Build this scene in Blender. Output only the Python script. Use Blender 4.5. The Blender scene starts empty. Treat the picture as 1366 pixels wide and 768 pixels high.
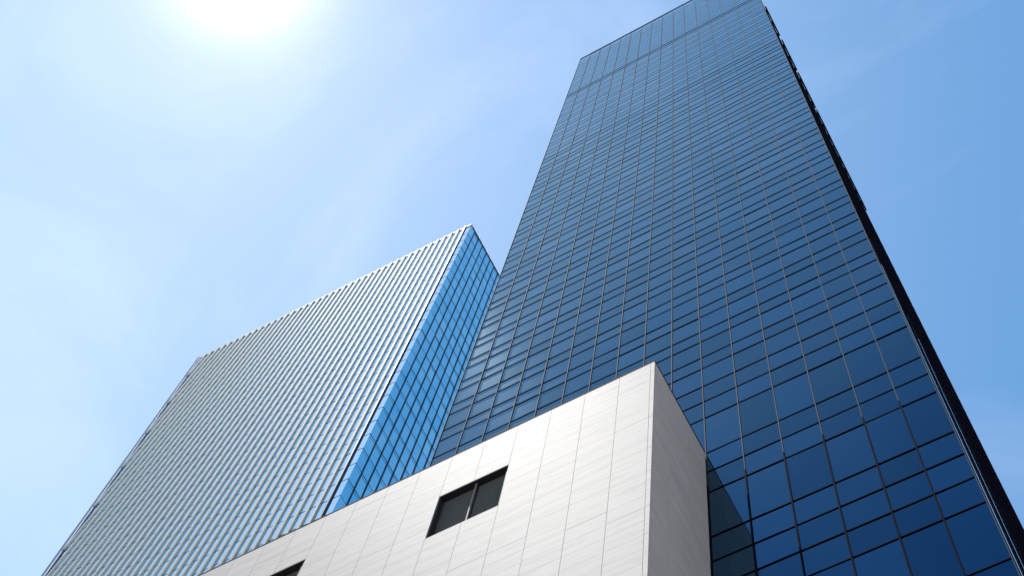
import bpy, math, random
from mathutils import Vector, Matrix
random.seed(7)
S = bpy.context.scene
col = S.collection
R = math.radians

# ------------------------------------------------------------------ helpers
class MB:
    """collects boxes and prisms, builds them as one mesh object"""
    def __init__(s): s.v = []; s.f = []
    def hexa(s, p):                      # p: 8 points, bottom 0-3 (ccw), top 4-7
        n = len(s.v); s.v += [tuple(q) for q in p]
        s.f += [tuple(n+i for i in q) for q in ((3,2,1,0),(4,5,6,7),(0,1,5,4),(1,2,6,5),(2,3,7,6),(3,0,4,7))]
        return s
    def box(s, x0, x1, y0, y1, z0, z1):
        if x0 > x1: x0, x1 = x1, x0
        if y0 > y1: y0, y1 = y1, y0
        return s.hexa([(x0,y0,z0),(x1,y0,z0),(x1,y1,z0),(x0,y1,z0),(x0,y0,z1),(x1,y0,z1),(x1,y1,z1),(x0,y1,z1)])
    def bar(s, a, b, w, d=None):         # square bar from a to b
        a = Vector(a); b = Vector(b); t = (b-a).normalized(); d = d or w
        u = t.cross(Vector((0,1,0))).normalized(); v = t.cross(u).normalized()
        q = [a-u*w/2-v*d/2, a+u*w/2-v*d/2, a+u*w/2+v*d/2, a-u*w/2+v*d/2]
        return s.hexa(q+[x+(b-a) for x in q])
    def build(s, name, mat, parent=None, **props):
        me = bpy.data.meshes.new(name); me.from_pydata(s.v, [], s.f); me.update()
        me.materials.append(mat)
        o = bpy.data.objects.new(name, me); col.objects.link(o)
        if parent: o.parent = parent
        for k, v in props.items(): o[k] = v
        return o

def thing(name, label, cat, loc=(0,0,0), rz=0, group=None):
    o = bpy.data.objects.new(name, None); col.objects.link(o)
    o.location = loc; o.rotation_euler = (0,0,rz); o.empty_display_size = 2
    o['label'] = label; o['category'] = cat
    if group: o['group'] = group
    return o

# ------------------------------------------------------------------ materials
def mat(name, base, rough=.5, metal=0., ior=1.5, spec=None):
    m = bpy.data.materials.new(name); m.use_nodes = True
    b = m.node_tree.nodes['Principled BSDF']
    b.inputs['Base Color'].default_value = (*base, 1); b.inputs['Roughness'].default_value = rough
    b.inputs['Metallic'].default_value = metal; b.inputs['IOR'].default_value = ior
    if spec is not None: b.inputs['Specular IOR Level'].default_value = spec
    return m
def nd(m, t, **kw):
    n = m.node_tree.nodes.new(t)
    for k, v in kw.items(): setattr(n, k, v)
    return n
def lk(m, a, b): m.node_tree.links.new(a, b)

def island_random(m):
    """per-pane random number, for joined panes (island) and single panes (object)"""
    g = nd(m, 'ShaderNodeNewGeometry'); o = nd(m, 'ShaderNodeObjectInfo')
    a = nd(m, 'ShaderNodeMath', operation='ADD'); f = nd(m, 'ShaderNodeMath', operation='FRACT')
    lk(m, g.outputs['Random Per Island'], a.inputs[0]); lk(m, o.outputs['Random'], a.inputs[1]); lk(m, a.outputs[0], f.inputs[0])
    return f.outputs[0]

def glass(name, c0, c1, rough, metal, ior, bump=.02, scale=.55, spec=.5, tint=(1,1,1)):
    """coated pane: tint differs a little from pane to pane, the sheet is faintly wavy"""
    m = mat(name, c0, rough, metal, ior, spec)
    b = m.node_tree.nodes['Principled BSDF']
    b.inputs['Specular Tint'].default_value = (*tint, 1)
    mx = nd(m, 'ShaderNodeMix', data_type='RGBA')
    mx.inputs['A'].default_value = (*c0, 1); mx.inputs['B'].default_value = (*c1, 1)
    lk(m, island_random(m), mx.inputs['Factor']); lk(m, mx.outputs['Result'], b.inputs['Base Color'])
    tc = nd(m, 'ShaderNodeTexCoord'); n = nd(m, 'ShaderNodeTexNoise')
    n.inputs['Scale'].default_value = scale; n.inputs['Detail'].default_value = 1
    lk(m, tc.outputs['Object'], n.inputs['Vector'])
    bp = nd(m, 'ShaderNodeBump'); bp.inputs['Strength'].default_value = bump; bp.inputs['Distance'].default_value = .1
    lk(m, n.outputs['Fac'], bp.inputs['Height']); lk(m, bp.outputs['Normal'], b.inputs['Normal'])
    return m

def stone(name, c0, c1, vein, rough):
    """pale stone slabs with long veins that run along the courses, tint differs from slab to slab"""
    m = mat(name, c0, rough)
    b = m.node_tree.nodes['Principled BSDF']
    mx = nd(m, 'ShaderNodeMix', data_type='RGBA')
    mx.inputs['A'].default_value = (*c0, 1); mx.inputs['B'].default_value = (*c1, 1)
    rnd = island_random(m)
    lk(m, rnd, mx.inputs['Factor'])
    tc = nd(m, 'ShaderNodeTexCoord'); mp = nd(m, 'ShaderNodeMapping')
    mp.inputs['Scale'].default_value = (.42, .42, 3.2)
    mp.inputs['Rotation'].default_value = (R(9), R(7), 0)
    # every slab was cut from another place of the block
    sh = nd(m, 'ShaderNodeMath', operation='MULTIPLY'); sh.inputs[1].default_value = 37.
    lk(m, rnd, sh.inputs[0])
    va = nd(m, 'ShaderNodeVectorMath', operation='ADD')
    lk(m, tc.outputs['Object'], va.inputs[0]); lk(m, sh.outputs[0], va.inputs[1])
    lk(m, va.outputs[0], mp.inputs['Vector'])
    n = nd(m, 'ShaderNodeTexNoise'); n.inputs['Scale'].default_value = 1.1; n.inputs['Detail'].default_value = 5
    n.inputs['Distortion'].default_value = .6
    lk(m, mp.outputs['Vector'], n.inputs['Vector'])
    rp = nd(m, 'ShaderNodeValToRGB'); e = rp.color_ramp.elements
    e[0].position = .44; e[0].color = (0,0,0,1); e[1].position = .60; e[1].color = (1,1,1,1)
    k = e.new(.52); k.color = (.22,.22,.22,1)
    lk(m, n.outputs['Fac'], rp.inputs['Fac'])
    mv = nd(m, 'ShaderNodeMix', data_type='RGBA')
    mv.inputs['B'].default_value = (*vein, 1)
    lk(m, mx.outputs['Result'], mv.inputs['A']); lk(m, rp.outputs['Color'], mv.inputs['Factor'])
    lk(m, mv.outputs['Result'], b.inputs['Base Color'])
    return m

M = dict(
    dark_glass   = glass('dark_blue_glass', (.006,.044,.108), (.018,.076,.168), .062, 1, 1.5, .04, tint=(.84,1,1)),
    band_glass   = glass('pale_blue_glass', (.03,.085,.18), (.05,.11,.21), .06, 1, 1.5, .03, tint=(.8,1,1)),
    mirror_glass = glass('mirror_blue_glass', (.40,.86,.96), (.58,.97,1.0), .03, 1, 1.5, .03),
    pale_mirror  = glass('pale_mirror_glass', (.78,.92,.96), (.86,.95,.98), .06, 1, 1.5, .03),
    side_glass   = mat('side_glass', (.12,.22,.42), .05, 1, 1.5),
    black_metal  = mat('black_anodised_metal', (.008,.010,.018), .45, 0, 1.4, .2),
    slate_metal  = mat('slate_metal', (.020,.035,.060), .4, .3),
    bronze_metal = mat('bronze_metal', (.038,.044,.050), .8, 0, 1.5, .2),
    matt_black   = mat('matt_black_metal', (.006,.006,.012), .9, 0, 1.3, .05),
    fin_side     = mat('teal_fin_metal', (.42,.57,.61), .55, .1),
    fin_cap      = mat('champagne_fin_metal', (.39,.42,.42), .7, 0),
    teal_metal   = mat('dark_teal_metal', (.012,.035,.07), .5, .1),
    steel        = mat('grey_steel', (.35,.38,.42), .4, .6),
    body         = mat('dark_structure', (.02,.025,.035), .8),
    stone        = stone('pale_stone_slabs', (.53,.53,.515), (.505,.505,.49), (.47,.465,.455), .70),
    stone_joint  = mat('stone_joint_mortar', (.20,.20,.195), .95),
    coping       = mat('dark_brown_coping', (.03,.016,.016), .9, 0, 1.4, .1),
    louvre       = mat('louvre_metal', (.22,.25,.25), .6, 0),
    lining       = mat('black_window_lining', (.008,.009,.012), .7),
    alu          = mat('brushed_aluminium', (.16,.16,.17), .7, .1),
)
# paving for the ground
g = mat('paving', (.10,.10,.10), .85); M['paving'] = g
tc = nd(g, 'ShaderNodeTexCoord'); br = nd(g, 'ShaderNodeTexBrick'); br.inputs['Scale'].default_value = 1.2
br.inputs['Color1'].default_value = (.11,.105,.10,1); br.inputs['Color2'].default_value = (.085,.085,.085,1)
br.inputs['Mortar'].default_value = (.04,.04,.04,1); br.inputs['Mortar Size'].default_value = .012
lk(g, tc.outputs['Object'], br.inputs['Vector']); lk(g, br.outputs['Color'], g.node_tree.nodes['Principled BSDF'].inputs['Base Color'])

# ------------------------------------------------------------------ camera: eye at the origin, street 1.6 m below
GZ = -1.6
F = 1976.
Rm = ((.87080536,.48066218,.10325647),(-.4319536,.84833451,-.30617746),(-.23476395,.22201897,.946358))  # rows: image right, image down, forward
RIGHT, DOWN, FWD = (Vector(r) for r in Rm)
cam = bpy.data.cameras.new('camera'); co = bpy.data.objects.new('camera', cam); col.objects.link(co)
cam.sensor_width = 36; cam.lens = F/1366*36; cam.clip_start = .1; cam.clip_end = 6000
m3 = Matrix((RIGHT, -DOWN, -FWD)).transposed()
co.matrix_world = m3.to_4x4(); S.camera = co
def pix(p):
    p = Vector(p); w = p.dot(FWD)
    if w < 1: return None
    return 683+F*p.dot(RIGHT)/w, 384+F*p.dot(DOWN)/w

# ------------------------------------------------------------------ ground
MB().box(-1500,1500,-1500,1500,GZ-.5,GZ).build('ground', M['paving'], None, kind='structure')

D = 22.5                                # distance of the dark tower's front
WY, WX, WZ = 18.068, -10.03, 54.79      # pale building: front, right end, top

def hidden_by_pale(p):
    t = WY/p[1]
    if p[0]*t < WX and p[2]*t < WZ: return True
    if p[0] < WX:
        t = WX/p[0]
        if WY < p[1]*t < D-.01 and p[2]*t < WZ: return True
    return False
def seen_area(c, pts, hide):
    q = [pix(p) for p in pts]; k = pix(c)
    if k is None or None in q or not (0 <= k[0] <= 1366 and 0 <= k[1] <= 768) or hide(c): return 0
    return abs(sum(q[i][0]*q[i-1][1]-q[i-1][0]*q[i][1] for i in range(4)))/2

def lay_panes(cells, parent, mats, limit=100):
    """cells: (seen area, material key, hexa); the largest in view are panes of their own, the rest one part per material"""
    cells.sort(key=lambda c: -c[0])
    for a, k, h in cells[:limit]: MB().hexa(h).build('glass_pane', M[k], parent)
    rest = {}
    for a, k, h in cells[limit:]: rest.setdefault(k, MB()).hexa(h)
    for k, b in rest.items(): b.build('glass_panes', M[k], parent, kind='stuff')

# ------------------------------------------------------------------ dark glass tower
tw = thing('glass_tower', 'tallest dark blue glass tower with a flush pane grid, right behind the stone block', 'skyscraper', (-13,D,GZ))
OX, OY, OZ = -13, D, GZ
def T(b):                                # shift world points to the tower's own origin
    b.v = [(x-OX,y-OY,z-OZ) for x,y,z in b.v]; return b
XL, XR, TOP = -1.128*D, -.0352*D, 8.82*D
cols = [XL] + [(-.0352-.0683*k)*D for k in range(15,5,-1)] + [-.375*D,-.3042*D,-.2334*D,-.1620*D,-.0977*D,XR]
rows = []
z = 1.7195
low = [1.7195,1.8795,1.958,2.0385,2.1195,2.280,2.361,2.440,2.600,2.682,2.762]
down = []; zz = 1.7195
pat = [.16,.08,.08,.16,.08,.08,.08]
i = 0
while zz > .2: zz -= pat[i%7]; i += 1; down.append(zz)
rows = sorted(x for x in down if x > .12) + low
for k in range(1,31): rows += [2.7+.16*k, 2.7632+.16*k]
rows += [7.62]
zz = 7.62
while zz < 8.72: zz += .0795; rows.append(zz)
rows[-1] = 8.80
rows = [GZ/D+.02] + rows
XS = -.0406*D                            # the long side wall, set back behind the corner
YB = D*5.0
T(MB().box(XL+.05, XS-.06, D+.12, YB, GZ, TOP-.4)).build('core', M['body'], tw)
T(MB().box(XL, XR-.02, D-.04, D+.3, TOP-.42, TOP).box(XS-.25, XS-.001, D+.301, YB, TOP-.42, TOP-.03)).build('parapet', M['slate_metal'], tw)
cells = []
rnd = random.Random(3)
for i in range(len(rows)-1):
    gp = .012 if rows[i] < 5 else .006
    z0, z1 = rows[i]*D+gp, rows[i+1]*D-gp
    key = 'band_glass' if rows[i] > 7.6 else 'dark_glass'
    for j in range(len(cols)-1):
        x0, x1 = cols[j]+.012, cols[j+1]-.012
        xc, zc = (x0+x1)/2, (z0+z1)/2
        ax, az = rnd.gauss(0,.0024), rnd.gauss(0,.0026)
        off = lambda x, z: D+.02+ax*(x-xc)+az*(z-zc)
        h = []
        for z in (z0, z1):
            h += [(x0,off(x0,z),z),(x1,off(x1,z),z),(x1,off(x1,z)+.03,z),(x0,off(x0,z)+.03,z)]
        a = seen_area((xc,D,zc), [(x0,D,z0),(x1,D,z0),(x1,D,z1),(x0,D,z1)], hidden_by_pale)
        cells.append((a, key, [(x-OX,y-OY,z-OZ) for x,y,z in h]))
lay_panes(cells, tw, M)
ZS = 2.305*D                             # below this the mullions are black
for j, x in enumerate(cols[:-1]):
    w = .036
    T(MB().box(x-w/2, x+w/2, D-.022, D+.05, ZS, TOP-.43)).build('mullion', M['bronze_metal'], tw)
    w = .055
    T(MB().box(x-w/2, x+w/2, D-.03, D+.06, GZ, ZS-.003)).build('mullion', M['matt_black'], tw)
trs = sorted(rows, key=lambda r: abs(r-4.6))
keep = set(trs[:98])
rest = MB()
for r in rows:
    t, d = (.030, .018) if r < 4.5 else (.022, .014) if r < 6.2 else (.013, .004)
    if r < 2.31: t, d = .040, .022
    if 7.55 < r < 7.63: t, d = .06, .02
    b = MB() if r in keep else rest
    for j in range(len(cols)-1):
        w = .022 if r > 2.305 else .0285
        b.box(cols[j]+w, cols[j+1]-w, D-d+.008, D+.052, r*D-t/2, r*D+t/2)
    if r in keep: T(b).build('transom', M['matt_black'], tw)
if rest.v: T(rest).build('transoms', M['black_metal'], tw, kind='stuff')
T(MB().box(XR-.035, XR, D-.05, D+.09, 2.305*D, TOP-.43)).build('corner_trim', M['bronze_metal'], tw)
T(MB().box(XR-.035, XR, D-.05, D+.09, GZ, 2.305*D-.003)).build('corner_trim', M['black_metal'], tw)
T(MB().box(XS-.04, XR-.04, D+.054, D+.25, GZ, TOP-.43)).build('corner_return', M['matt_black'], tw)
# long side wall: black fins with slim glass between
ys = [D+.6+1.7*k for k in range(int((YB-D-1)/1.7)+1)]
gl = MB()
for a, b in zip([D+.26]+ys, ys+[YB-.1]):
    gl.box(XS-.05, XS, a+.045, b-.045, GZ, TOP-.43)
T(gl).build('side_glazing', M['side_glass'], tw)
for y in ys:
    T(MB().box(XS-.055, XS+((.016,.016,.055)[int(y/1.7)%3] if y < 38 else .055), y-.04, y+.04, GZ, 84).box(XS-.055, XS+.055, y-.04, y+.04, 84.002, TOP-.5)).build('fin', M['matt_black'], tw)
for a, b in ((1.234,1.398),(1.454,1.623),(1.67,1.871),(1.92,2.13),(2.17,2.35),(2.375,2.56)):
    p = MB().box(-.85,-.665, a*D, b*D, TOP-4.2, TOP-.02)
    p.box(XS+.056,-.851, a*D+.3, a*D+.38, TOP-1.2, TOP-1.1).box(XS+.056,-.851, b*D-.38, b*D-.3, TOP-1.2, TOP-1.1)
    T(p).build('standoff_panel', M['matt_black'], tw)

# ------------------------------------------------------------------ pale finned tower, beyond
LX, LY, LTOP = -54.27, 39., 216.65
ANG = .016
K = 43/39
lt = thing('finned_tower', 'pale tower with close upright fins and a bright blue glass side, left of dark tower', 'skyscraper', (LX*K,LY*K,GZ*K), ANG)
lt.scale = (K,K,K)
LH = LTOP-GZ
ca, sa = math.cos(ANG), math.sin(ANG)
def LW(x, y, z): return (LX+x*ca-y*sa, LY+x*sa+y*ca, z+GZ)         # local -> world
xend = lambda z: -(42.5+.0972*(z+GZ-139.4))                            # leaning left end (local x)
DEP = 45.
f0 = 136.6-GZ; fl = [f0+3.578*k for k in range(-38,22)]
fl = [z for z in fl if z > 2]+[LH-.9]
fl = [0.]+fl
x0a, x1a = xend(0)+.5, xend(LH-.8)+.5
MB().hexa([(x0a,.2,0),(-.2,.2,0),(-.2,DEP-.2,0),(x0a,DEP-.2,0),(x1a,.2,LH-.8),(-.2,.2,LH-.8),(-.2,DEP-.2,LH-.8),(x1a,DEP-.2,LH-.8)]).build('core', M['body'], lt)
finx = [-(1.10+1.194*k) for k in range(41)]
bays = [0.]+finx
def hidden_lt(p):
    return hidden_by_pale(p) or p[0]/p[1] > -1.1315
cells = []
for i in range(len(fl)-1):
    z0, z1 = fl[i]+.03, fl[i+1]-.03
    for j in range(len(bays)):
        xr = bays[j]-.02; xl = (bays[j+1] if j+1 < len(bays) else xend(z0)-5)+.02
        la, lb = max(xl, xend(z0)), max(xl, xend(z1))
        if la > xr-.05 and lb > xr-.05: continue
        la, lb = min(la, xr-.01), min(lb, xr-.01)
        ax, az = rnd.gauss(0,.0015), rnd.gauss(0,.0015)
        o = lambda x, z: .05+ax*(x-(xl+xr)/2)+az*(z-(z0+z1)/2)
        h = [(la,o(la,z0),z0),(xr,o(xr,z0),z0),(xr,o(xr,z0)+.03,z0),(la,o(la,z0)+.03,z0),(lb,o(lb,z1),z1),(xr,o(xr,z1),z1),(xr,o(xr,z1)+.03,z1),(lb,o(lb,z1)+.03,z1)]
        a = seen_area(LW((la+xr)/2,0,(z0+z1)/2), [LW(la,0,z0),LW(xr,0,z0),LW(xr,0,z1),LW(lb,0,z1)], hidden_lt)
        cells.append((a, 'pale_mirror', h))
rby = [1.235*k for k in range(37)]
for i in range(len(fl)-1):
    z0, z1 = fl[i]+.03, fl[i+1]-.03
    for j in range(len(rby)-1):
        y0, y1 = rby[j]+.02, rby[j+1]-.02
        if j == 0: y0 = .09
        ay, az = rnd.gauss(0,.004), rnd.gauss(0,.004)
        o = lambda y, z: -.05+ay*(y-(y0+y1)/2)+az*(z-(z0+z1)/2)
        h = [(o(y0,z0)-.03,y0,z0),(o(y0,z0),y0,z0),(o(y1,z0),y1,z0),(o(y1,z0)-.03,y1,z0),(o(y0,z1)-.03,y0,z1),(o(y0,z1),y0,z1),(o(y1,z1),y1,z1),(o(y1,z1)-.03,y1,z1)]
        a = seen_area(LW(0,(y0+y1)/2,(z0+z1)/2), [LW(0,y0,z0),LW(0,y1,z0),LW(0,y1,z1),LW(0,y0,z1)], hidden_lt)
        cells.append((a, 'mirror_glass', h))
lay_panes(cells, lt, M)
# fins: dark web, champagne nose; cut short by the leaning end
zfin = lambda x: max(0., (-x-42.5)/.0972+139.4-GZ) if -x > -xend(0) else 0.
for k, x in enumerate(finx):
    zb = zfin(x-.2)
    if zb > LH-3: continue
    wd, dp = (.32, .085) if k else (.20, .10)
    f = MB().box(x-wd/2, x+wd/2, -dp, .09, zb, LH+.15).build('fin', M['fin_side'] if k else M['teal_metal'], lt)
    MB().box(x-wd/2-.006, x+wd/2+.001, -dp-.03, -dp-.001, zb, LH+.153).build('fin_cap', M['fin_cap'] if k else M['teal_metal'], f)
for z in fl[1:]:
    b = MB(); e = xend(z)
    bb = [q for q in bays if q > e+.4]
    for j, q in enumerate(bb):
        l = (bb[j+1]+.16 if j+1 < len(bb) else e+.1)
        r_ = q-.16 if j else -.001
        if l < r_: b.box(l, r_, .026, .06, z-.016, z+.016)
    for j in range(len(rby)-1):
        b.box(-.10, -.035, rby[j]+(.031 if j else .0), rby[j+1]-.031, z-.042, z+.042)
        b.box(-.10, -.042, rby[j]+(.031 if j else .092), rby[j+1]-.031, z-.52, z-.48)
    b.build('transom', M['teal_metal'], lt)
for y in rby[1:]:
    MB().box(-.09, .075, y-.03, y+.03, 0, LH-.1).build('mullion', M['teal_metal'], lt)
MB().bar((xend(0)-.02,-.16,0),(xend(LH)-.02,-.16,LH),.08).bar((xend(0)-.32,-.16,0),(xend(LH)-.32,-.16,LH),.10).build('edge_rail', M['steel'], lt)
e0, e1 = xend(0), xend(LH)
MB().hexa([(e0,.0,0),(e0+.45,.0,0),(e0+.45,DEP,0),(e0,DEP,0),(e1,.0,LH),(e1+.45,.0,LH),(e1+.45,DEP,LH),(e1,DEP,LH)]).build('side_wall', M['slate_metal'], lt)
MB().box(e1+.5,.0,-.04,.5,LH-.85,LH-.02).build('parapet', M['fin_cap'], lt)
MB().box(-.5,-.02,.501,DEP,LH-.85,LH-.02).build('parapet', M['teal_metal'], lt)

# ------------------------------------------------------------------ pale stone building in front
WB, WL = D-.06, -46.
pb = thing('stone_building', 'low pale stone block with dark louvred windows at the foot of the dark tower', 'building', ((WX+WL)/2,WY,GZ))
PX, PY = (WX+WL)/2, WY
def P(b):
    b.v = [(x-PX,y-PY,z-GZ) for x,y,z in b.v]; return b
xs = [WX, -10.20]+[-11.58-1.53*k for k in range(22)]+[WL]
zs = [WZ-.905*k for k in range(62)]+[GZ]
zs = [z for z in zs if z > GZ+.2]+[GZ]
wins = [(-19.22,-16.175),(-28.43,-25.39)]
W0, W1 = 47.60, 51.08
clad = MB()
def in_win(x0, x1, z0, z1):
    for a, b in wins:
        if x1 > a+.05 and x0 < b-.05 and z1 > W0+.05 and z0 < W1-.05: return True
    return False
for i in range(len(xs)-1):
    for k in range(len(zs)-1):
        x1, x0 = xs[i]-.007*(i > 0), xs[i+1]+.007
        z1, z0 = zs[k]-.004, zs[k+1]+.004
        for a, b in wins:                                   # slabs trimmed to the openings
            if x1 > a+.05 and x0 < b-.05:
                if x0 < a < x1-.05 and x1 < b: x0 = a if False else x0
                if z1 > W1 > z0: z0 = W1
                if z1 > W0 > z0: z1 = W0
        if in_win(x0, x1, z0, z1) or z1-z0 < .03: continue
        j = rnd.gauss(0,.0005)
        clad.box(x0, x1, WY+j, WY+.045, z0, z1)
sy = [WY+.046, 18.22, 19.33, 20.94, WB]
for i in range(len(sy)-1):
    for k in range(len(zs)-1):
        clad.box(WX-.045, WX+rnd.gauss(0,.0012), sy[i]+.004, sy[i+1]-.004, zs[k+1]+.003, zs[k]-.003)
P(clad).build('stone_cladding', M['stone'], pb)
RB = WY+.42
bk = MB()
edges = [WL]+[e for w in sorted(wins) for e in w]+[WX-.047]
for i in range(len(edges)-1):
    a, b = edges[i], edges[i+1]
    if i % 2: bk.box(a, b, WY+.047, RB, GZ, W0).box(a, b, WY+.047, RB, W1, WZ-.03)
    else: bk.box(a, b, WY+.047, RB, GZ, WZ-.03)
bk.box(WL, WX-.047, RB+.001, WB-.01, GZ, WZ-.03)
P(bk).build('backing_wall', M['stone_joint'], pb)
P(MB().box(WL-.04, WX+.004, WY+.004, WY+.3, WZ+.002, WZ+.19).box(WX-.3, WX+.004, WY+.301, WB, WZ+.002, WZ+.19)).build('parapet_coping', M['coping'], pb)
P(MB().box(WL, WX-.31, WY+.31, WB, WZ-.028, WZ+.02)).build('roof', M['paving'], pb)
for a, b in wins:
    fr = P(MB().box(a+.001,a+.05,WY+.03,RB-.001,W0+.001,W1-.001).box(b-.05,b-.001,WY+.03,RB-.001,W0+.001,W1-.001)
           .box(a+.051,b-.051,WY+.03,RB-.001,W1-.05,W1-.001).box(a+.051,b-.051,WY+.03,RB-.001,W0+.001,W0+.04)
           .box(a+.051,b-.051,RB-.03,RB-.001,W0+.041,W1-.051)).build('window', M['lining'], pb)
    mid = (a+b)/2+.05
    P(MB().box(mid-.03,mid+.03,WY+.12,WY+.18,W0+.042,W1-.052)).build('mullion', M['alu'], fr)
    for l, r_ in ((a+.07,mid-.06),(mid+.06,b-.07)):
        q = MB(); z = W0+.08
        while z < W1-.1:
            q.hexa([(l,WY+.26,z),(r_,WY+.26,z),(r_,WY+.30,z+.02),(l,WY+.30,z+.02),(l,WY+.26,z+.035),(r_,WY+.26,z+.035),(r_,WY+.30,z+.055),(l,WY+.30,z+.055)])
            z += .16
        n = 0
        for t in range(n):
            xx = l+(r_-l)*(t+.5)/n
            q.box(xx-.008,xx+.008,WY+.19,WY+.198,W0+.05,W1-.06)
        P(q).build('louvre', M['louvre'], fr)

# ------------------------------------------------------------------ light: clear sky and one sun
SUN = Vector((-.284,-.054,.957)).normalized()
el = math.asin(SUN.z); rot = math.atan2(SUN.x, SUN.y)
sl = bpy.data.lights.new('sun', 'SUN'); sl.energy = 5; sl.angle = R(.5); sl.color = (1,.97,.91)
so = bpy.data.objects.new('sun', sl); col.objects.link(so)
so.rotation_euler = SUN.to_track_quat('Z','Y').to_euler(); so.location = SUN*300
w = bpy.data.worlds.new('World'); S.world = w; w.use_nodes = True
nt = w.node_tree; bg = nt.nodes['Background']
sk = nt.nodes.new('ShaderNodeTexSky'); sk.sky_type = 'NISHITA'; sk.sun_disc = False
sk.sun_elevation = el; sk.sun_rotation = rot
sk.air_density = 1.6; sk.dust_density = .08; sk.ozone_density = 4; sk.altitude = 0
# hazy summer sky: the blue deepens faster away from the sun than the clear-air model gives
sep = nt.nodes.new('ShaderNodeSeparateColor'); cmb = nt.nodes.new('ShaderNodeCombineColor')
nt.links.new(sk.outputs[0], sep.inputs[0])
for i, (k, p) in enumerate(((5.52,1.93),(2.52,1.42),(1.54,1.0))):
    a = nt.nodes.new('ShaderNodeMath'); a.operation = 'MULTIPLY'; a.inputs[1].default_value = .1
    b = nt.nodes.new('ShaderNodeMath'); b.operation = 'POWER'; b.inputs[1].default_value = p
    c = nt.nodes.new('ShaderNodeMath'); c.operation = 'MULTIPLY'; c.inputs[1].default_value = 10*k
    nt.links.new(sep.outputs[i], a.inputs[0]); nt.links.new(a.outputs[0], b.inputs[0]); nt.links.new(b.outputs[0], c.inputs[0])
    nt.links.new(c.outputs[0], cmb.inputs[i])
# bright aureole of thin haze close round the sun, and faint wisps of high cloud
tcw = nt.nodes.new('ShaderNodeTexCoord')
dot = nt.nodes.new('ShaderNodeVectorMath'); dot.operation = 'DOT_PRODUCT'; dot.inputs[1].default_value = SUN
nt.links.new(tcw.outputs['Generated'], dot.inputs[0])
def lobe(n, k, dot=dot):
    a = nt.nodes.new('ShaderNodeMath'); a.operation = 'POWER'; a.inputs[1].default_value = n; a.use_clamp = True
    mxm = nt.nodes.new('ShaderNodeMath'); mxm.operation = 'MAXIMUM'; mxm.inputs[1].default_value = 0
    nt.links.new(dot.outputs['Value'], mxm.inputs[0]); nt.links.new(mxm.outputs[0], a.inputs[0])
    b = nt.nodes.new('ShaderNodeMath'); b.operation = 'MULTIPLY'; b.inputs[1].default_value = k
    nt.links.new(a.outputs[0], b.inputs[0]); return b.outputs[0]
def addn(x, y):
    a = nt.nodes.new('ShaderNodeMath'); nt.links.new(x, a.inputs[0]); nt.links.new(y, a.inputs[1]); return a.outputs[0]
glow = addn(lobe(1100, 11.), addn(lobe(220, 1.2), lobe(12, 1.5)))
cn = nt.nodes.new('ShaderNodeTexNoise'); cn.inputs['Scale'].default_value = 3.2; cn.inputs['Detail'].default_value = 5; cn.inputs['Roughness'].default_value = .6
cn.inputs['Distortion'].default_value = .8
cm = nt.nodes.new('ShaderNodeMapping'); cm.inputs['Location'].default_value = (3.7,1.3,.4); cm.inputs['Scale'].default_value = (1.2,1.6,1)
cm.inputs['Rotation'].default_value = (0,0,R(25))
nt.links.new(tcw.outputs['Generated'], cm.inputs['Vector']); nt.links.new(cm.outputs['Vector'], cn.inputs['Vector'])
cr = nt.nodes.new('ShaderNodeMapRange'); cr.inputs['From Min'].default_value = .45; cr.inputs['From Max'].default_value = .78
cr.inputs['To Max'].default_value = 1.4
nt.links.new(cn.outputs['Fac'], cr.inputs['Value'])
veil = nt.nodes.new('ShaderNodeMix'); veil.data_type = 'RGBA'; veil.blend_type = 'ADD'; veil.inputs['Factor'].default_value = 1
vc = nt.nodes.new('ShaderNodeMix'); vc.data_type = 'RGBA'; vc.inputs['A'].default_value = (0,0,0,1); vc.inputs['B'].default_value = (1,.89,.86,1)
vc.clamp_factor = False
# the sky is paler low down on the sun's side
d2 = nt.nodes.new('ShaderNodeVectorMath'); d2.operation = 'DOT_PRODUCT'; d2.inputs[1].default_value = Vector((-.626,.129,.769)).normalized()
nt.links.new(tcw.outputs['Generated'], d2.inputs[0])
glow = addn(glow, lobe(9, 2.3, d2))
nt.links.new(addn(glow, cr.outputs['Result']), vc.inputs['Factor'])
nt.links.new(cmb.outputs[0], veil.inputs['A']); nt.links.new(vc.outputs['Result'], veil.inputs['B'])
nt.links.new(veil.outputs['Result'], bg.inputs[0]); bg.inputs[1].default_value = .05

S.view_settings.view_transform = 'Standard'; S.view_settings.look = 'None'
S.view_settings.exposure = 1.0; S.view_settings.gamma = 1
S.cycles.max_bounces = 8; S.cycles.glossy_bounces = 4
